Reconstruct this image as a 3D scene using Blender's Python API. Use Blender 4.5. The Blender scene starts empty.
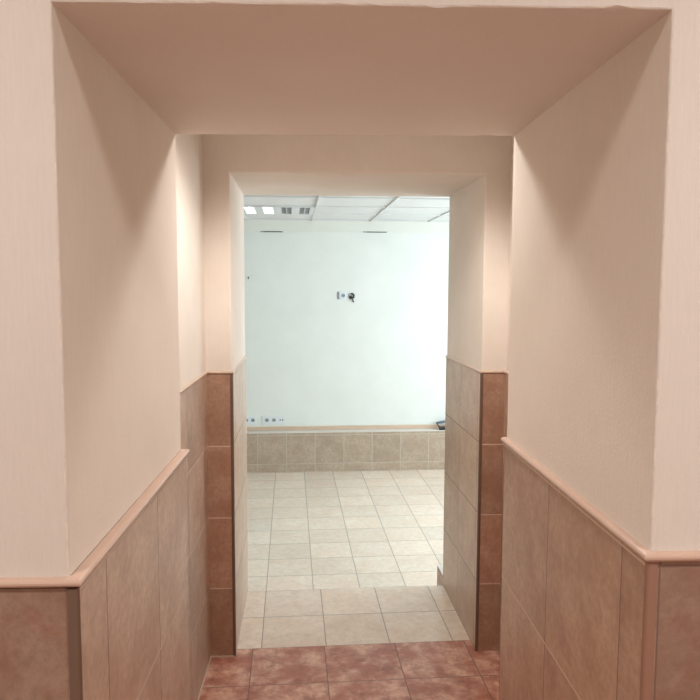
import bpy, bmesh, math, random
from mathutils import Vector, Matrix
random.seed(4)
scene = bpy.context.scene
C = scene.collection
Z0 = 1.68                      # eye height; heights below are written relative to the eye
ROT = math.radians(2.5)        # the inner doorway and far room are slightly out of square
P0 = Vector((-0.396, 3.110, Z0))
FRAME_B = Matrix.Translation(P0) @ Matrix.Rotation(ROT, 4, 'Z')
FRAME_A = Matrix.Translation((0, 0, Z0))

# ------------------------------------------------------------------ materials
def new_mat(name):
    m = bpy.data.materials.new(name); m.use_nodes = True
    nt = m.node_tree
    b = nt.nodes['Principled BSDF']
    return m, nt, b
def N(nt, t, **k):
    n = nt.nodes.new(t)
    for a, v in k.items(): setattr(n, a, v)
    return n
def math_n(nt, op, a, b=None, clamp=False):
    n = N(nt, 'ShaderNodeMath', operation=op, use_clamp=clamp)
    for i, v in enumerate((a, b)):
        if v is None: continue
        if isinstance(v, (int, float)): n.inputs[i].default_value = v
        else: nt.links.new(v, n.inputs[i])
    return n.outputs[0]
def mixc(nt, f, a, b, blend='MIX'):
    n = N(nt, 'ShaderNodeMix', data_type='RGBA', blend_type=blend)
    for s, v in ((n.inputs[0], f), (n.inputs[6], a), (n.inputs[7], b)):
        if isinstance(v, (int, float)): s.default_value = v
        elif isinstance(v, tuple): s.default_value = (*v, 1)
        else: nt.links.new(v, s)
    return n.outputs[2]
def maprange(nt, v, a, b, c=0., d=1., smooth=False):
    n = N(nt, 'ShaderNodeMapRange')
    if smooth: n.interpolation_type = 'SMOOTHSTEP'
    nt.links.new(v, n.inputs[0])
    for i, x in zip((1, 2, 3, 4), (a, b, c, d)): n.inputs[i].default_value = x
    return n.outputs[0]
def simple(name, col, rough=.5, metal=0., emit=None, es=1., spec=None, bump=0., bscale=200):
    m, nt, b = new_mat(name)
    b.inputs['Base Color'].default_value = (*col, 1)
    b.inputs['Roughness'].default_value = rough
    b.inputs['Metallic'].default_value = metal
    if emit:
        b.inputs['Emission Color'].default_value = (*emit, 1); b.inputs['Emission Strength'].default_value = es
    tc = N(nt, 'ShaderNodeTexCoord')
    no = N(nt, 'ShaderNodeTexNoise'); no.inputs['Scale'].default_value = bscale
    nt.links.new(tc.outputs['Object'], no.inputs['Vector'])
    c = mixc(nt, no.outputs[0], tuple(x*.93 for x in col), tuple(min(1, x*1.05) for x in col))
    nt.links.new(c, b.inputs['Base Color'])
    if bump:
        bp = N(nt, 'ShaderNodeBump'); bp.inputs['Strength'].default_value = bump; bp.inputs['Distance'].default_value = .001
        nt.links.new(no.outputs[0], bp.inputs['Height']); nt.links.new(bp.outputs[0], b.inputs['Normal'])
    return m

def plaster(name, col, col2, stripe=.5, bump=.35):
    """wallpapered plaster: fine vertical fibres plus a soft grain"""
    m, nt, b = new_mat(name)
    tc = N(nt, 'ShaderNodeTexCoord')
    def noise(scale, vec, detail=3, rough=.6):
        mp = N(nt, 'ShaderNodeMapping'); mp.inputs['Scale'].default_value = vec
        nt.links.new(tc.outputs['Object'], mp.inputs[0])
        n = N(nt, 'ShaderNodeTexNoise'); n.inputs['Scale'].default_value = scale; n.inputs['Detail'].default_value = detail
        n.inputs['Roughness'].default_value = rough
        nt.links.new(mp.outputs[0], n.inputs['Vector']); return n.outputs[0]
    fib = noise(1, (260, 260, 22), 3)
    grain = noise(1, (190, 190, 160), 2)
    big = noise(1, (3, 3, 3), 3)
    f = math_n(nt, 'ADD', math_n(nt, 'MULTIPLY', fib, stripe), math_n(nt, 'MULTIPLY', big, 1-stripe))
    c = mixc(nt, maprange(nt, f, .35, .65), col, col2)
    nt.links.new(c, b.inputs['Base Color'])
    b.inputs['Roughness'].default_value = .75
    b.inputs['Specular IOR Level'].default_value = .25
    h = math_n(nt, 'ADD', math_n(nt, 'MULTIPLY', fib, stripe), grain)
    bp = N(nt, 'ShaderNodeBump'); bp.inputs['Strength'].default_value = bump; bp.inputs['Distance'].default_value = .0012
    nt.links.new(h, bp.inputs['Height']); nt.links.new(bp.outputs[0], b.inputs['Normal'])
    return m

def tile(name, cols, size, off, grout, grout_z=None, w=.0032, wz=None, rough=.4, mott=7., var=.12, bump=.2, fine=60., w2=None):
    """square ceramic tiles laid on object coordinates; the joints follow the two axes in the face"""
    m, nt, b = new_mat(name)
    grout_z = grout_z or grout; wz = wz or w
    tc = N(nt, 'ShaderNodeTexCoord'); ge = N(nt, 'ShaderNodeNewGeometry')
    vt = N(nt, 'ShaderNodeVectorTransform', vector_type='NORMAL', convert_from='WORLD', convert_to='OBJECT')
    nt.links.new(ge.outputs['True Normal'], vt.inputs[0])
    sn = N(nt, 'ShaderNodeSeparateXYZ'); nt.links.new(vt.outputs[0], sn.inputs[0])
    sp = N(nt, 'ShaderNodeSeparateXYZ'); nt.links.new(tc.outputs['Object'], sp.inputs[0])
    masks = []; cells = []; edges = []
    for i in range(3):
        on = math_n(nt, 'LESS_THAN', math_n(nt, 'ABSOLUTE', sn.outputs[i]), .6)
        p = math_n(nt, 'DIVIDE', math_n(nt, 'SUBTRACT', sp.outputs[i], off[i]), size[i])
        fr = math_n(nt, 'FRACT', p)
        d = math_n(nt, 'MULTIPLY', math_n(nt, 'SUBTRACT', .5, math_n(nt, 'ABSOLUTE', math_n(nt, 'SUBTRACT', fr, .5))), size[i])
        ww = wz if i == 2 else w
        mk = maprange(nt, d, ww*.35, ww*.75, 1, 0)
        masks.append(math_n(nt, 'MULTIPLY', mk, on))
        ed = maprange(nt, d, 0, .02, 1, 0)
        edges.append(math_n(nt, 'MULTIPLY', ed, on))
        cells.append(math_n(nt, 'MULTIPLY', math_n(nt, 'FLOOR', p), on))
    cx = N(nt, 'ShaderNodeCombineXYZ')
    for i in range(3): nt.links.new(cells[i], cx.inputs[i])
    wn = N(nt, 'ShaderNodeTexWhiteNoise', noise_dimensions='3D'); nt.links.new(cx.outputs[0], wn.inputs[0])
    vm = N(nt, 'ShaderNodeVectorMath', operation='MULTIPLY_ADD'); vm.inputs[1].default_value = (3.7, 5.3, 4.1)
    nt.links.new(cx.outputs[0], vm.inputs[0]); nt.links.new(tc.outputs['Object'], vm.inputs[2])
    def noise(scale, detail, rough):
        n = N(nt, 'ShaderNodeTexNoise'); n.inputs['Scale'].default_value = scale
        n.inputs['Detail'].default_value = detail; n.inputs['Roughness'].default_value = rough
        nt.links.new(vm.outputs[0], n.inputs['Vector']); return n.outputs[0]
    n1 = noise(mott, 6, .62); n2 = noise(fine, 4, .7)
    c = mixc(nt, maprange(nt, n1, .40, .60), cols[0], cols[1])
    if len(cols) > 2: c = mixc(nt, maprange(nt, noise(mott*1.7, 4, .6), .52, .70, 0, .75), c, cols[2])
    c = mixc(nt, math_n(nt, 'MULTIPLY', maprange(nt, n2, .35, .65), .5), c, tuple(x*.72 for x in cols[0]))
    v = maprange(nt, wn.outputs['Value'], 0, 1, 1-var, 1+var)
    hv = N(nt, 'ShaderNodeHueSaturation'); nt.links.new(v, hv.inputs['Value']); nt.links.new(c, hv.inputs['Color'])
    c = hv.outputs[0]
    mv = math_n(nt, 'MAXIMUM', masks[0], masks[1])
    c = mixc(nt, mv, c, grout)
    c = mixc(nt, masks[2], c, grout_z)
    nt.links.new(c, b.inputs['Base Color'])
    allm = math_n(nt, 'MAXIMUM', mv, masks[2])
    nt.links.new(math_n(nt, 'ADD', math_n(nt, 'ADD', math_n(nt, 'MULTIPLY', allm, .35), rough-.08), math_n(nt, 'MULTIPLY', n2, .16)), b.inputs['Roughness'])
    h = math_n(nt, 'SUBTRACT', math_n(nt, 'MULTIPLY', n2, .25), allm)
    bp = N(nt, 'ShaderNodeBump'); bp.inputs['Strength'].default_value = bump; bp.inputs['Distance'].default_value = .002
    nt.links.new(h, bp.inputs['Height']); nt.links.new(bp.outputs[0], b.inputs['Normal'])
    return m

M_PLASTER = plaster('cream_wallpaper', (.79, .705, .62), (.84, .765, .685), .5, .30)
M_PAPER = plaster('pinkish_striped_wallpaper', (.71, .64, .575), (.745, .675, .61), .6, .22)  # its own striped paper, also darkened in colour to offset strong lamp light
M_PLASTER2 = plaster('cream_rough_plaster', (.79, .70, .615), (.85, .77, .69), .3, .45)
M_FARWALL = plaster('pale_green_paint', (.79, .815, .775), (.83, .855, .815), .2, .12)
M_PLAIN = plaster('white_ceiling_paint', (.80, .79, .77), (.84, .83, .81), .1, .1)
BR = [(.46, .295, .21), (.58, .41, .305), (.40, .245, .165)]
BR_R = [(.43, .255, .17), (.55, .36, .255), (.37, .20, .13)]
M_TILE_LEFT = tile('brown_tile_left', BR, (.3450, .3460, .3330), (-.34-.014, 1.081, -.752), var=.05, grout=(.20, .13, .10), grout_z=(.62, .50, .42), w=.0024, wz=.0036, rough=.36)
M_TILE_RIGHT = tile('brown_tile_right', BR_R, (.3450, .3490, .3400), (.47+.014, 1.035, -.392), var=.05, grout=(.20, .12, .09), grout_z=(.66, .48, .36), w=.0024, wz=.0034, rough=.36)
M_TILE_IN = tile('brown_tile_inner', BR, (.5, .345, .3285), (-.02, 2.30, -.370), (.25, .17, .13), (.72, .56, .46), w=.0026, wz=.0045, rough=.36)
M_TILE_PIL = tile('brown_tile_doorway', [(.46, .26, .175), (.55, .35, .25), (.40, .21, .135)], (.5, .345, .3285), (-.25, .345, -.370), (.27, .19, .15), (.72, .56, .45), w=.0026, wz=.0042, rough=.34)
M_TILE_FRONT = tile('brown_tile_front', [(.33, .195, .14), (.40, .265, .20), (.32, .155, .095)], (.80, .50, .3340), (.47+.014-1.6, 1.047, -.392), (.20, .12, .09), w=.0024, wz=.0034, rough=.42, mott=11, fine=90)  # reddish blotches are its own; darker tone paints in the missing grazing sheen
M_TILE_JAMB = tile('brown_tile_jamb', [(.55, .39, .285), (.65, .49, .37), (.50, .34, .24)], (.5, .345, .3285), (-.25, .345, -.361), (.30, .21, .16), (.33, .235, .18), w=.0030, wz=.0044, rough=.34)  # lighter copy of the doorway tile: daylight on the jamb faces painted in
M_RED = tile('red_floor_tile', [(.46, .175, .12), (.76, .47, .35), (.26, .08, .05)], (.335, .312, .3), (.080, -.252, 0), (.22, .14, .12), w=.0038, rough=.36, mott=9, var=.06, fine=45)
M_BEIGE = tile('beige_threshold_tile', [(.77, .635, .51), (.84, .73, .625), (.77, .60, .465)], (.305, .316, .3), (.119, .058, 0), (.38, .32, .27), w=.0045, rough=.30, mott=5, var=.05, fine=30)
M_BEIGE2 = tile('beige_floor_tile', [(.80, .655, .53), (.85, .74, .63), (.79, .62, .485)], (.301, .2985, .3), (.100, 1.465, 0), (.43, .37, .31), w=.0055, rough=.30, mott=5, var=.07, fine=30)
M_FARTILE = tile('grey_beige_ledge_tile', [(.47, .365, .275), (.56, .455, .355), (.49, .36, .265)], (.3035, .5, .303), (-.089, .0, -1.832), (.58, .53, .45), w=.0050, wz=.0045, rough=.38, mott=7, var=.05, fine=40)
M_RAIL = simple('peach_ceramic_rail', (.60, .415, .325), .25, bscale=15)
M_RAIL2 = simple('peach_ceramic_rail_inner', (.62, .46, .36), .30, bscale=15)
M_PROF_L = simple('brown_corner_profile', (.17, .105, .075), .4, bscale=40)
M_PROF_R = simple('terracotta_corner_profile', (.33, .18, .125), .38, bscale=40)
M_GROUT = simple('light_grout', (.60, .47, .39), .8, bscale=90)
M_WHITE = simple('white_plastic', (.80, .84, .86), .3)
M_HOLE = simple('dark_socket_hole', (.03, .035, .04), .6)
M_WELL = simple('grey_socket_well', (.30, .33, .36), .5)
M_DARK = simple('black_cable_plastic', (.018, .018, .022), .4)
M_BLUECAB = simple('blue_grey_cable_plastic', (.13, .18, .24), .45)
M_REDCAB = simple('red_cable_plastic', (.35, .08, .05), .45)
M_METAL = simple('white_enamelled_steel', (.75, .76, .77), .4, 0)
M_TROUGH = simple('grey_mirror_louvre', (.42, .43, .44), .45, 0)
M_LIT = simple('lit_tube', (.9, .9, .9), .4, 0, (.93, .97, 1.0), 3.0)
M_DIM = simple('unlit_tube', (.46, .47, .48), .4)
M_GRID = simple('ceiling_grid_steel', (.76, .76, .75), .5)
M_CEILTILE = simple('mineral_ceiling_tile', (.78, .78, .77), .85, bump=.3, bscale=260)
M_LEDGE = simple('pale_ledge_top', (.72, .68, .63), .45, bscale=12)
M_WOODRAIL = simple('peach_wood_rail', (.68, .50, .37), .45, bscale=12)
M_FRAME = simple('white_window_frame', (.8, .8, .8), .4)
m, nt, b = new_mat('window_glass')
b.inputs['Base Color'].default_value = (.9, .95, 1, 1); b.inputs['Roughness'].default_value = .02
tr = N(nt, 'ShaderNodeBsdfTransparent'); mx = N(nt, 'ShaderNodeMixShader'); mx.inputs[0].default_value = .08
nt.links.new(tr.outputs[0], mx.inputs[1]); nt.links.new(b.outputs[0], mx.inputs[2])
nt.links.new(mx.outputs[0], nt.nodes['Material Output'].inputs['Surface'])
M_GLASS = m

# ------------------------------------------------------------------ mesh helpers
def link(name, bm, mats, frame=FRAME_A, parent=None, kind=None, smooth=False):
    me = bpy.data.meshes.new(name); 
    bmesh.ops.recalc_face_normals(bm, faces=bm.faces)
    bm.to_mesh(me); bm.free()
    for mm in (mats if isinstance(mats, (list, tuple)) else [mats]): me.materials.append(mm)
    if smooth:
        for p in me.polygons: p.use_smooth = True
    o = bpy.data.objects.new(name, me); C.objects.link(o)
    if parent is not None: o.parent = parent
    else: o.matrix_world = frame
    if kind: o['kind'] = kind
    return o
def box(bm, x0, x1, y0, y1, z0, z1, mi=0, bev=0.):
    vs = [bm.verts.new((x, y, z)) for x in (x0, x1) for y in (y0, y1) for z in (z0, z1)]
    fs = []
    for q in ((0, 1, 3, 2), (4, 6, 7, 5), (0, 4, 5, 1), (2, 3, 7, 6), (0, 2, 6, 4), (1, 5, 7, 3)):
        f = bm.faces.new([vs[i] for i in q]); f.material_index = mi; fs.append(f)
    if bev:
        es = list({e for f in fs for e in f.edges})
        bmesh.ops.bevel(bm, geom=es, offset=bev, segments=2, affect='EDGES', profile=.6)
def boxes(name, lst, mats, **k):
    bm = bmesh.new()
    for a in lst: box(bm, *a)
    return link(name, bm, mats, **k)
def cyl(bm, c, r, h, axis='Z', seg=24, mi=0, r2=None):
    ret = bmesh.ops.create_cone(bm, cap_ends=True, segments=seg, radius1=r, radius2=r if r2 is None else r2, depth=h)
    rot = {'Z': Matrix(), 'Y': Matrix.Rotation(math.pi/2, 4, 'X'), 'X': Matrix.Rotation(math.pi/2, 4, 'Y')}[axis]
    bmesh.ops.transform(bm, matrix=Matrix.Translation(c) @ rot, verts=ret['verts'])
    for f in {f for v in ret['verts'] for f in v.link_faces}: f.material_index = mi
def tube(bm, pts, r, seg=8):
    pts = [Vector(p) for p in pts]
    # smooth resample
    out = []
    n = len(pts)
    for i in range(n-1):
        p0, p1, p2, p3 = pts[max(i-1, 0)], pts[i], pts[i+1], pts[min(i+2, n-1)]
        for k in range(6):
            t = k/6
            out.append(.5*((2*p1)+(-p0+p2)*t+(2*p0-5*p1+4*p2-p3)*t*t+(-p0+3*p1-3*p2+p3)*t**3))
    out.append(pts[-1]); pts = out
    rings = []
    for i, p in enumerate(pts):
        d = (pts[min(i+1, len(pts)-1)]-pts[max(i-1, 0)]).normalized()
        a = d.cross(Vector((0, 0, 1)))
        if a.length < .05: a = d.cross(Vector((1, 0, 0)))
        a.normalize(); bb = d.cross(a)
        rings.append([bm.verts.new(p+(a*math.cos(2*math.pi*k/seg)+bb*math.sin(2*math.pi*k/seg))*r) for k in range(seg)])
    for i in range(len(rings)-1):
        for k in range(seg):
            bm.faces.new((rings[i][k], rings[i][(k+1) % seg], rings[i+1][(k+1) % seg], rings[i+1][k]))
    bm.faces.new(rings[0]); bm.faces.new(rings[-1][::-1])

def rail(name, path, side, prof, z, mat, frame=FRAME_A, wob=0.):
    """sweep a profile (out, up) along a horizontal path with mitred corners; side=+1: outwards is to the left of travel"""
    P = [Vector((x, y, 0)) for x, y in path]
    bm = bmesh.new(); rings = []
    for i, p in enumerate(P):
        d0 = (P[i]-P[i-1]).normalized() if i else (P[1]-P[0]).normalized()
        d1 = (P[i+1]-P[i]).normalized() if i < len(P)-1 else d0
        n0 = Vector((-d0.y, d0.x, 0))*side; n1 = Vector((-d1.y, d1.x, 0))*side
        mt = (n0+n1).normalized(); mt /= max(.3, mt.dot(n0))
        zz = z[i] if isinstance(z, (list, tuple)) else z
        rings.append([bm.verts.new((p.x+mt.x*o, p.y+mt.y*o, zz+u)) for o, u in prof])
    k = len(prof)
    for a, b_ in zip(rings, rings[1:]):
        for j in range(k):
            f = bm.faces.new((a[j], a[(j+1) % k], b_[(j+1) % k], b_[j]))
    bm.faces.new(rings[0]); bm.faces.new(rings[-1][::-1])
    o = link(name, bm, mat, frame=frame, kind='structure')
    return o
def rail_profile(h, d, n=7):
    """rounded nosing: flat back, domed front, height h (hanging below z=0), depth d"""
    pts = [(-.006, 0)]
    for i in range(n+1):
        a = math.pi/2 - math.pi*i/n
        pts.append((max(0, d*.35)+d*.65*math.cos(a), -h/2+h/2*math.sin(a)))
    pts.append((-.006, -h))
    return pts

def doorway(name, xl, xr, ztop_l, ztop_r, zl, zr, y0, y1, XL, XR, ZT, mats, frame, jit=.0012, rnd=.004, chips=()):
    """a thick wall with a rough-edged plastered opening: piers above the rail height and the lintel in one shell"""
    bm = bmesh.new()
    nz, nx = 60, 44
    base = [('L', xl, zl+(ztop_l-zl)*i/nz) for i in range(nz)] + [('LT', xl, ztop_l)] + \
           [('T', xl+(xr-xl)*i/nx, ztop_l+(ztop_r-ztop_l)*i/nx) for i in range(1, nx)] + [('RT', xr, ztop_r)] + \
           [('R', xr, ztop_r+(zr-ztop_r)*i/nz) for i in range(1, nz+1)]
    def off(tag, x, z, o, oz=None):
        if tag[0] == 'L': x -= o
        if tag[0] == 'R': x += o
        if 'T' in tag: z += o
        return x, z
    def ring(o, y, j):
        r = []
        for tag, x, z in base:
            oo = o + (random.gauss(0, j) if j else 0)
            if j:
                for cx_, cz_, rr, dep in chips:
                    dd = math.hypot(x-cx_, z-cz_)
                    if dd < rr: oo += dep*(1-dd/rr)*random.uniform(.6, 1.1)
            X, Z = off(tag, x, z, oo)
            r.append(bm.verts.new((X, y + (random.gauss(0, j*.6) if j else 0), Z)))
        return r
    def outer(y):
        r = []
        for tag, x, z in base:
            if tag == 'L': r.append(bm.verts.new((XL, y, z)))
            elif tag == 'LT': r.append(bm.verts.new((XL, y, z)))
            elif tag == 'T': r.append(bm.verts.new((x, y, ZT)))
            elif tag == 'RT': r.append(bm.verts.new((XR, y, z)))
            else: r.append(bm.verts.new((XR, y, z)))
        return r
    R = [ring(rnd*2.2, y0, 0), ring(rnd, y0, jit*.6), ring(rnd*.3, y0+rnd*.3, jit), ring(0, y0+rnd, jit*.6), ring(0, y0+rnd*3, 0),
         ring(0, y1-rnd*3, 0), ring(0, y1-rnd, jit*.6), ring(rnd*.3, y1-rnd*.3, jit), ring(rnd, y1, jit*.6), ring(rnd*2.2, y1, 0)]
    for a, b_ in zip(R, R[1:]):
        for i in range(len(a)-1): bm.faces.new((a[i], a[i+1], b_[i+1], b_[i]))
    iLT = nz; iRT = nz+nx
    outs = []
    for rg, y in ((R[0], y0), (R[-1], y1)):
        ou = outer(y)
        cl = bm.verts.new((XL, y, ZT)); cr = bm.verts.new((XR, y, ZT))
        for i in range(len(rg)-1):
            if i == iLT:   # corner to first top
                tl = bm.verts.new((rg[i].co.x, y, ZT))
                bm.faces.new((rg[i], ou[i], cl, tl)); bm.faces.new((rg[i], tl, ou[i+1], rg[i+1]))
            elif i == iRT-1:
                trv = bm.verts.new((rg[i+1].co.x, y, ZT))
                bm.faces.new((rg[i], ou[i], trv, rg[i+1])); bm.faces.new((rg[i+1], trv, cr, ou[i+1]))
            else:
                bm.faces.new((rg[i], rg[i+1], ou[i+1], ou[i]))
        outs.append((ou, cl, cr))
    # close outside
    (o0, a0, b0), (o1, a1, b1) = outs
    bm.faces.new((o0[0], o0[nz], a0, a1, o1[nz], o1[0])) if False else None
    for i in range(nz): bm.faces.new((o0[i], o0[i+1], o1[i+1], o1[i]))
    bm.faces.new((o0[nz], a0, a1, o1[nz]))
    bm.faces.new((a0, b0, b1, a1))
    bm.faces.new((b0, o0[iRT], o1[iRT], b1))
    for i in range(iRT, len(o0)-1): bm.faces.new((o0[i], o0[i+1], o1[i+1], o1[i]))
    # flat bottoms of the two piers
    bm.faces.new([r[0] for r in R]+[o1[0], o0[0]])
    bm.faces.new([r[-1] for r in R]+[o1[-1], o0[-1]])
    return link(name, bm, mats, frame=frame, kind='structure')

# ------------------------------------------------------------------ heights (relative to the eye)
F0 = -Z0                 # red floor
F1 = -1.92               # floor of the far room, a step down
CP = .92                 # ceiling of the passage
CN = 1.22                # ceiling of the near room and passage
ZL, ZR = -.397, -.3705    # top of the tiled dado at the near doorway, left and right
ZI = -.361               # top of the tiled dado in the passage and inner doorway

# ---- near doorway -------------------------------------------------------
XL, XR = -.348, .470
YA, YB = .955, 1.730
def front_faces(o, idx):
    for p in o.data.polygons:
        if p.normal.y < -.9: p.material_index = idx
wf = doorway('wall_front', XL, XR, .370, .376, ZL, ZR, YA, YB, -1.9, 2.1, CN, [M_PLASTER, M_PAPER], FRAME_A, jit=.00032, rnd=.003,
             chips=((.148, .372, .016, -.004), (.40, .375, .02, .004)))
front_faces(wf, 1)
T = .004     # the tiles stand a little proud of the plaster
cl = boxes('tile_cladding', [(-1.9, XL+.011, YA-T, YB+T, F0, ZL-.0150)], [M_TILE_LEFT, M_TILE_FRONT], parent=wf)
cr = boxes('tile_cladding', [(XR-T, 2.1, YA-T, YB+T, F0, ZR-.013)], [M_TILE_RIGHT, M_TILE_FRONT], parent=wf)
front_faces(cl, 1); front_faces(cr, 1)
def corner_profile(x, y, sx, z0, z1, mat, parent, r=.0135, name='corner_profile'):
    """quarter-round edge strip: a narrow flat flange on the front face and a rounded nose on the corner"""
    bm = bmesh.new(); prof = []
    # outline in plan, (dx outwards from the reveal into the wall = sx), dy
    prof.append((x+sx*r*1.0, y+.002)); prof.append((x+sx*r*1.0, y-.0022))
    for i in range(6):
        a = math.pi/2*i/5
        prof.append((x+sx*(.004-.0062*math.sin(a)), y+.004-.0062*math.cos(a)))
    prof.append((x+sx*(.002), y+.006))
    lo = [bm.verts.new((px, py, z0)) for px, py in prof]; hi = [bm.verts.new((px, py, z1)) for px, py in prof]
    k = len(prof)
    for i in range(k): bm.faces.new((lo[i], lo[(i+1) % k], hi[(i+1) % k], hi[i]))
    bm.faces.new(lo[::-1]); bm.faces.new(hi)
    return link(name, bm, mat, parent=parent)
corner_profile(XL+.011, YA-T, -1, F0, ZL-.0150, M_PROF_L, wf)
corner_profile(XR-T, YA-T, 1, F0, ZR-.0135, M_PROF_R, wf)
IXL_ = -.508
rail('trim_1', [(-1.9, YA), (XL+.007, YA), (XL+.007, YB), (IXL_, YB)], -1, rail_profile(.0125, .012), ZL, M_RAIL)
rail('trim_2', [(2.1, YA), (XR, YA), (XR, YB), (XR+.36, YB)], 1, rail_profile(.0138, .012), ZR, M_RAIL)

# ---- passage between the doorways --------------------------------------
IXL, IXR = -.510, .836
yl_end, yr_end = 3.112, 3.17
wl = boxes('wall_left', [(IXL-.2, IXL, YB, 3.9, ZI-.013, CN)], M_PLASTER2, kind='structure')
boxes('tile_cladding', [(IXL-.2, IXL+T, YB+T, 3.9, F0, ZI-.013)], M_TILE_IN, parent=wl)
boxes('grout_line', [(IXL+T, IXL+T+.005, YB+.01, 3.1, F0, F0+.004)], M_GROUT, parent=wl)
wr = boxes('wall_right', [(IXR, IXR+.2, YB, 3.9, ZI-.013, CN)], M_PLASTER2, kind='structure')
boxes('tile_cladding', [(IXR-T, IXR+.2, YB+T, 3.9, F0, ZI-.013)], M_TILE_IN, parent=wr)

# ---- inner doorway -------------------------------------------------------
UW, VD = 1.121, .745
wi = doorway('wall_inner', 0, UW, .508, .510, ZI, ZI, 0, VD, -.118+.004, 1.236+.02, CN, M_PLASTER2, FRAME_B, jit=.0004, rnd=.006)
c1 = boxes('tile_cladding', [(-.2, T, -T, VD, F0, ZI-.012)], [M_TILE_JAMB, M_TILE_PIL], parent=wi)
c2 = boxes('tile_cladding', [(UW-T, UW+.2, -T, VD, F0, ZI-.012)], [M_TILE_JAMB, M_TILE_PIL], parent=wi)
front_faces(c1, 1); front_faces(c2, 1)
corner_profile(T, -T, -1, F0, ZI-.013, M_PROF_L, wi, r=.011)
corner_profile(UW-T, -T, 1, F0, ZI-.013, M_PROF_L, wi, r=.011)
def pb(u, v):      # a point of the inner doorway's plan in room coordinates
    u2 = u+.0165*v*(1-.25*u); q = FRAME_B @ Vector((u2, v-.036*u2, 0)); return (q.x, q.y)
rail('trim_3', [(IXL, YB), (IXL, pb(-.114, 0)[1]), pb(0, 0), pb(0, VD)], -1, rail_profile(.012, .009), ZI, M_RAIL2)
ca, sa = math.cos(ROT), math.sin(ROT)
rx, ry = P0.x+UW*ca, P0.y+UW*sa
rail('trim_4', [(IXR, YB), (IXR, pb(UW+.1, 0)[1]), pb(UW, 0), pb(UW, VD)], 1, rail_profile(.012, .009), ZI, M_RAIL2)
boxes('grout_line', [(-.115, 0, -T-.005, -T, F0, F0+.005)], M_GROUT, parent=wi)

def out_of_square(o):
    for v in o.data.vertices:
        v.co.x += .0165*v.co.y*(1-.25*v.co.x); v.co.y -= .036*v.co.x
for o in [wi]+[c for c in C.objects if c.parent == wi]: out_of_square(o)

# ---- floors ----------------------------------------------------------------
boxes('floor', [(-2.6, 3.2, -5.6, .060, F0-.1, F0)], M_RED, frame=FRAME_B, kind='structure')
boxes('floor_threshold', [(-.3, 1.45, .060, .690, F0-.6, F0)], M_BEIGE, frame=FRAME_B, kind='structure')
RXL, RXR, RV = -1.9, 3.40, 4.29      # far room, in its own frame
boxes('floor_far', [(RXL-.2, RXR+.2, .690, RV+.2, F1-.1, F1)], M_BEIGE2, frame=FRAME_B, kind='structure')

# ---- far room --------------------------------------------------------------
CF = .720
wb = boxes('wall_back', [(RXL-.2, RXR+.2, RV, RV+.2, F1, CF+.3)], M_FARWALL, frame=FRAME_B, kind='structure')
boxes('plaster_band', [(RXL, RXR, RV-.010, RV, .607, CF)], plaster('cream_band_paint', (.79, .795, .735), (.82, .825, .765), .2, .1), parent=wb)
boxes('tiled_ledge', [(RXL, RXR, RV-.120, RV, F1, -1.502)], M_FARTILE, parent=wb)
boxes('ledge_top', [(RXL, RXR, RV-.124, RV, -1.502, -1.494)], M_LEDGE, parent=wb)
bm = bmesh.new(); box(bm, RXL, RXR, RV-.016, RV, -1.494, -1.452, 0, .004)
o = link('trim_5', bm, M_WOODRAIL, frame=FRAME_B, kind='structure')
wfl = boxes('wall_far_left', [(RXL-.2, RXL, VD, RV+.2, F1, CF+.3)], M_FARWALL, frame=FRAME_B, kind='structure')
WV0, WV1, WZ0, WZ1 = 1.0, 3.7, -1.15, .50
wfr = boxes('wall_far_right', [(RXR, RXR+.2, VD, WV0, F1, CF+.3), (RXR, RXR+.2, WV1, RV+.2, F1, CF+.3),
       (RXR, RXR+.2, WV0, WV1, F1, WZ0), (RXR, RXR+.2, WV0, WV1, WZ1, CF+.3)], M_FARWALL, frame=FRAME_B, kind='structure')
wn = boxes('window_1', [(RXR+.08, RXR+.13, WV0, WV1, WZ0, WZ0+.06), (RXR+.08, RXR+.13, WV0, WV1, WZ1-.06, WZ1)] +
      [(RXR+.08, RXR+.13, v, v+.06, WZ0+.06, WZ1-.06) for v in (WV0, (WV0+WV1)/2-.03, WV1-.06)], M_FRAME, frame=FRAME_B, kind='structure')
boxes('window_pane', [(RXR+.10, RXR+.106, WV0+.06, WV1-.06, WZ0+.06, WZ1-.06)], M_GLASS, parent=wn)
# front wall of the far room on both sides of the doorway, with its low tiled ledge
for nm, a, b_ in (('wall_far_front', RXL, -.118), ('wall_far_front_right', 1.256, RXR)):
    w_ = boxes(nm, [(a, b_, VD-.22, VD, F1, CF+.3)], M_FARWALL, frame=FRAME_B, kind='structure')
    e0, e1 = (a, .004) if b_ < 0 else (1.137, b_)
    boxes('tiled_ledge', [(e0, e1, VD, VD+.165, F1, F0+.026)], M_TILE_PIL, parent=w_)
    boxes('ledge_top', [(e0+.001, e1-.001, VD, VD+.164, F0+.026, F0+.030)], M_LEDGE, parent=w_)
ce = boxes('ceiling_far', [(RXL, RXR, VD, RV, CF+.012, CF+.05)], M_CEILTILE, frame=FRAME_B, kind='structure')
# suspended grid
gx = [-1.49, -.84, -.197, .49, 1.11, 1.73, 2.35, 2.97]
gy = [3.66-.60*k for k in range(0, 5)]
bm = bmesh.new()
for x in gx: box(bm, x-.008, x+.008, VD+.01, RV-.001, CF, CF+.0119)
for y in gy:
    for xa, xb in zip([RXL]+gx, gx+[RXR]): box(bm, xa+.009, xb-.009, y-.008, y+.008, CF, CF+.0119)
box(bm, RXL+.001, RXR-.001, RV-.022, RV-.001, CF-.001, CF+.011)
link('ceiling_grid', bm, M_GRID, parent=ce)

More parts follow.
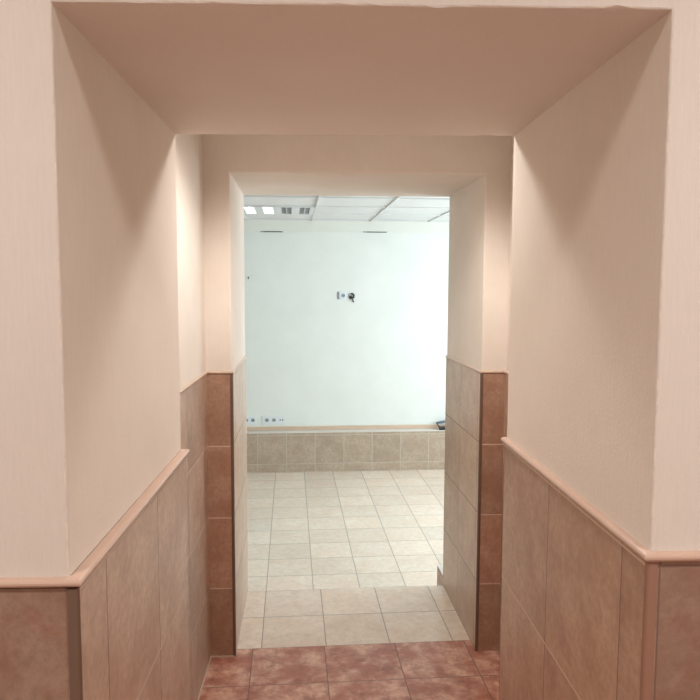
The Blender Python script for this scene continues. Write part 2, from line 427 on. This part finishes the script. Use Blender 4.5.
# ---- near room and passage shell ------------------------------------------
boxes('ceiling', [(-1.9, 2.1, -2.4, 3.9, CN, CN+.1)], M_PLAIN, kind='structure')
boxes('ceiling_passage', [(IXL, IXR, YB+.001, 3.108, CP, CP+.1)], M_PLAIN, kind='structure')
boxes('wall_near_left', [(-2.1, -1.9, -2.4, YA, F0, CN)], M_PLASTER, kind='structure')
boxes('wall_near_right', [(2.1, 2.3, -2.4, YA, F0, CN)], M_PLASTER, kind='structure')
boxes('wall_rear', [(-2.1, 2.3, -2.6, -2.4, F0, CN)], M_PLASTER, kind='structure')

# ------------------------------------------------------------------ things
def thing(name, label, cat, loc, frame=FRAME_B, group=None):
    o = bpy.data.objects.new(name, None); C.objects.link(o)
    o.empty_display_size = .05
    o.matrix_world = frame @ Matrix.Translation(loc)
    o['label'] = label; o['category'] = cat
    if group: o['group'] = group
    return o
def uvz(px, py, v):
    """where the sight line of a photo point meets a vertical plane of the far room: used to read off positions"""
    d = CAMR @ Vector((px-350, 350-py, -700))
    # plane: (P - P0).n = v, P relative to the eye
    n = Vector((-sa, ca, 0)); p0 = Vector((P0.x, P0.y, 0))
    t = (v + p0.dot(n))/d.dot(n); q = d*t-p0
    return q.x*ca+q.y*sa, q.z
yv = Vector((321-350, 350-290, -700)).normalized(); xv = yv.cross(Vector((0, 1, 0))).normalized(); zv = xv.cross(yv)
CAMR = Matrix((xv, yv, zv))

def plate(w, h, t=.009, bev=.0035):
    bm = bmesh.new(); box(bm, -w/2, w/2, -t, 0, -h/2, h/2, 0, bev); return bm
def socket_insert(parent, x):
    """round power outlet: a raised rim, a grey well, two contact holes"""
    bm = bmesh.new()
    cyl(bm, (x, -.0095, 0), .0235, .003, 'Y', 28)
    o = link('outlet_rim', bm, M_WHITE, parent=parent)
    bm = bmesh.new(); cyl(bm, (0, -.0114, 0), .0195, .0012, 'Y', 28)
    for f in bm.faces: pass
    bmesh.ops.translate(bm, verts=bm.verts, vec=(x, 0, 0))
    link('outlet_well', bm, M_WELL, parent=o)
    bm = bmesh.new()
    for s in (-1, 1): cyl(bm, (x+s*.0095, -.0124, 0), .0042, .0012, 'Y', 12)
    link('contact_hole', bm, M_HOLE, parent=o)
# single socket in the middle of the far wall
u, z = uvz(343.2, 295.6, RV)
t = thing('wall_socket', 'single white square wall socket high on the pale far wall beside a dark hole', 'socket', (u, RV, z))
link('cover_plate', plate(.082, .082), M_WHITE, parent=t); socket_insert(t, 0)
bm = bmesh.new(); box(bm, -.064, -.044, -.006, 0, -.038, .040, 0, .002); link('side_cap', bm, M_WELL, parent=t)
# open box with dangling wires
u, z = uvz(351.0, 296, RV)
t = thing('junction_box', 'open round wall box with dark loose wires hanging out of it', 'junction box', (u, RV, z))
bm = bmesh.new(); cyl(bm, (0, -.003, 0), .032, .006, 'Y', 28); link('box_rim', bm, simple('grey_box_plastic', (.45, .42, .42), .6), parent=t)
bm = bmesh.new(); tube(bm, [(.004, -.006, .026), (.022, -.020, .020), (.030, -.026, 0), (.022, -.022, -.018), (.004, -.018, -.012), (-.014, -.010, -.014)], .0085); link('wire_loop', bm, M_DARK, parent=t)
bm = bmesh.new(); tube(bm, [(-.016, -.008, -.012), (-.004, -.020, -.018), (.012, -.022, -.032), (.020, -.016, -.050), (.027, -.010, -.064)], .0065); link('hanging_wire', bm, M_DARK, parent=t)
bm = bmesh.new(); cyl(bm, (-.006, -.014, -.016), .018, .014, 'Y', 14, 0, .012); link('wire_connector', bm, simple('dark_brown_bakelite', (.06, .05, .045), .5), parent=t)
# gang of sockets low on the left
ua, z = uvz(262, 420, RV); ub, _ = uvz(286, 420, RV)
w = ub-ua-.004
t = thing('socket_strip', 'white three-gang strip with two power sockets and a data outlet above the ledge', 'socket', ((ua+ub)/2, RV, z), group='white socket strips above the far ledge')
link('cover_plate', plate(w, .088), M_WHITE, parent=t)
for s in (-.075, .0): socket_insert(t, s)
bm = bmesh.new()
for s in (-.013, .013): box(bm, .078+s-.006, .078+s+.006, -.0105, -.0085, -.007, .006, 0)
link('data_port', bm, M_HOLE, parent=t)
ub2, z2 = uvz(255.6, 420, RV)
ub2 += .005
t = thing('socket_strip', 'white socket strip partly hidden behind the left edge of the inner doorway', 'socket', (ub2-.122, RV, z2), group='white socket strips above the far ledge')
link('cover_plate', plate(.244, .088), M_WHITE, parent=t)
for s in (-.049, .020, .089): socket_insert(t, s)

# slots under the ceiling band
for px0, px1, py, lab in ((261.5, 282, 231.6, 'thin dark metal slot near the ceiling on the left, below the light fitting'),
                          (364, 386, 232.0, 'thin dark metal slot near the ceiling on the right, above the single socket')):
    u0, zz = uvz(px0, py, RV-.01); u1, _ = uvz(px1, py, RV-.01)
    t = thing('wall_slot', lab, 'vent', ((u0+u1)/2, RV-.010, zz), group='dark slots under the ceiling band')
    hw = (u1-u0)/2
    link('slot_frame', plate(2*hw+.02, .010, .004, .0012), simple('grey_slot_frame', (.30, .30, .27), .5), parent=t)
    bm = bmesh.new(); box(bm, -hw+.03, hw-.004, -.0055, -.004, -.0032, .0032); link('slot_opening', bm, M_HOLE, parent=t)

# wall hook
u, z = uvz(248.4, 277.3, RV)
t = thing('wall_hook', 'tiny dark screw hook high on the far wall at its left edge', 'hook', (u, RV, z))
bm = bmesh.new(); cyl(bm, (0, -.002, 0), .010, .004, 'Y', 16); link('plug', bm, simple('grey_wall_plug', (.45, .45, .43), .6), parent=t)
bm = bmesh.new(); tube(bm, [(0, 0, 0), (0, -.02, 0), (.002, -.028, -.008), (.002, -.024, -.016), (0, -.014, -.014)], .0045, 8); link('hook_wire', bm, M_DARK, parent=t)
bm = bmesh.new(); box(bm, .012, .055, -.0025, 0, .022, .025, 0); link('scratch_filler', bm, simple('filler', (.66, .66, .63), .8), parent=t)

# bundle of cables and a plug on the ledge at the right
u, _ = uvz(442, 428, RV-.08)
ZLg = -1.494
t = thing('cable_bundle', 'dark tangled cable with a black power adapter lying on the far ledge', 'cable', (u, RV-.072, ZLg))
bm = bmesh.new(); box(bm, -.035, .075, -.045, .01, 0, .034, 0, .010); link('power_adapter', bm, M_DARK, parent=t)
bm = bmesh.new(); tube(bm, [(.07, -.02, .02), (.10, -.03, .04), (.08, 0, .07), (.03, .02, .085), (-.03, .01, .078), (-.055, -.005, .070), (-.048, -.02, .052), (-.03, -.04, .03), (-.02, -.03, .02)], .006); link('cable', bm, M_DARK, parent=t)
bm = bmesh.new(); tube(bm, [(-.06, .015, .070), (-.02, .012, .072), (.02, .01, .076), (.05, .01, .094), (.09, .0, .106), (.16, .0, .10)], .011); link('plug_cable', bm, M_BLUECAB, parent=t)
bm = bmesh.new(); tube(bm, [(.03, -.03, .03), (.05, -.045, .058), (.07, -.04, .07), (.11, -.02, .072)], .004); link('red_wire', bm, M_REDCAB, parent=t)
t['label'] = 'tangled dark cables with a black power adapter lying on the far ledge'

# recessed fluorescent fitting in the ceiling grid
x0, x1 = gx[2]+.014, gx[3]-.014
y0, y1 = gy[1]+.014, gy[0]-.014
t = thing('ceiling_light', 'square recessed ceiling light with four louvred tubes, two lit and two dark', 'ceiling light', ((x0+x1)/2, (y0+y1)/2, CF))
hw, hd = (x1-x0)/2, (y1-y0)/2
nb = 4; cell = .092; pitch = (2*hw-.004)/nb
bm = bmesh.new()
cs = [-hw+.002+pitch*(k+.5) for k in range(nb)]
edges_ = [-hw]+[c+s*cell/2 for c in cs for s in (-1, 1)]+[hw]
for i in range(0, len(edges_), 2): box(bm, edges_[i], edges_[i+1], -hd, hd, -.004, .010)
for c in cs:
    box(bm, c-cell/2, c+cell/2, -hd, -hd+.02, -.004, .010); box(bm, c-cell/2, c+cell/2, hd-.02, hd, -.004, .010)
link('housing', bm, M_METAL, parent=t)
for k, c in enumerate(cs):
    lit = k < 2
    bm = bmesh.new(); box(bm, c-cell/2+.001, c+cell/2-.001, -hd+.021, hd-.021, .006, .011)
    tr_ = link('tube_cell', bm, M_LIT if lit else M_TROUGH, parent=t)
    tr_['label'] = 'lit white tube cell' if lit else 'unlit grey tube cell'
    bm = bmesh.new(); cyl(bm, (c, 0, .0035), .006 if lit else .008, 2*hd-.05, 'Y', 12); link('tube', bm, M_LIT if lit else M_DIM, parent=tr_)
    bm = bmesh.new()
    box(bm, c-cell/2+.0005, c-cell/2+.0025, -hd+.06, hd-.06, -.003, .0055)
    for j in range(7):
        yy = -hd+.07+j*(2*hd-.14)/6
        box(bm, c-cell/2+.001, c+cell/2-.001, yy-.001, yy+.001, -.003, .0055)
    link('louvre', bm, M_METAL if lit else M_TROUGH, parent=tr_)

# ------------------------------------------------------------------ lights
def light(name, typ, loc, frame=FRAME_A, **k):
    l = bpy.data.lights.new(name, typ)
    for a, v in k.items():
        if a != 'rot': setattr(l, a, v)
    o = bpy.data.objects.new(name, l); C.objects.link(o)
    o.matrix_world = frame @ Matrix.Translation(loc) @ (k['rot'] if 'rot' in k else Matrix()) if False else frame @ Matrix.Translation(loc)
    return o
WARM = (1.0, .95, .90)
l = bpy.data.lights.new('rear_fill_light', 'AREA'); l.shape = 'RECTANGLE'; l.size = 2.2; l.size_y = 1.4; l.energy = 9; l.color = (1.0, .96, .92)  # unseen fill light added to lift the shade; the rear wall has no window
o = bpy.data.objects.new('rear_fill_light', l); C.objects.link(o)
o.matrix_world = FRAME_A @ Matrix.Translation((.1, -2.38, .1)) @ Matrix.Rotation(math.radians(90), 4, 'X')
for lx, en in ((-.88, 66), (1.08, 86)):
    light('near_room_lamp', 'SPOT', (lx, -.02, CN-.10), energy=en, color=WARM, spot_size=math.radians(168), spot_blend=1.0, shadow_soft_size=.11)
o = light('passage_lamp', 'SPOT', (.17, 2.32, CP-.11), energy=58, color=WARM, spot_size=math.radians(138), spot_blend=.5, shadow_soft_size=.09)
# daylight through the far room's window (area light stands outside the glass)
l = bpy.data.lights.new('window_daylight', 'AREA'); l.shape = 'RECTANGLE'; l.size = WV1-WV0; l.size_y = WZ1-WZ0
l.energy = 124; l.color = (.83, .945, 1.0)
o = bpy.data.objects.new('window_daylight', l); C.objects.link(o)
o.matrix_world = FRAME_B @ Matrix.Translation((RXR+.25, (WV0+WV1)/2, (WZ0+WZ1)/2)) @ Matrix.Rotation(math.radians(90), 4, 'Y') @ Matrix.Rotation(math.radians(90), 4, 'Z')

wd = bpy.data.worlds.new('world'); scene.world = wd; wd.use_nodes = True
wd.node_tree.nodes['Background'].inputs[0].default_value = (.75, .88, 1, 1)
wd.node_tree.nodes['Background'].inputs[1].default_value = 1.0

# ------------------------------------------------------------------ camera
cam = bpy.data.cameras.new('camera'); cam.sensor_width = 36; cam.lens = 36; cam.clip_start = .02
co = bpy.data.objects.new('camera', cam); C.objects.link(co)
co.matrix_world = Matrix.Translation((0, 0, Z0)) @ CAMR.to_4x4()
scene.camera = co
scene.view_settings.view_transform = 'Standard'; scene.view_settings.look = 'None'
scene.view_settings.gamma = 1; scene.view_settings.use_curve_mapping = False
scene.view_settings.exposure = 0.10
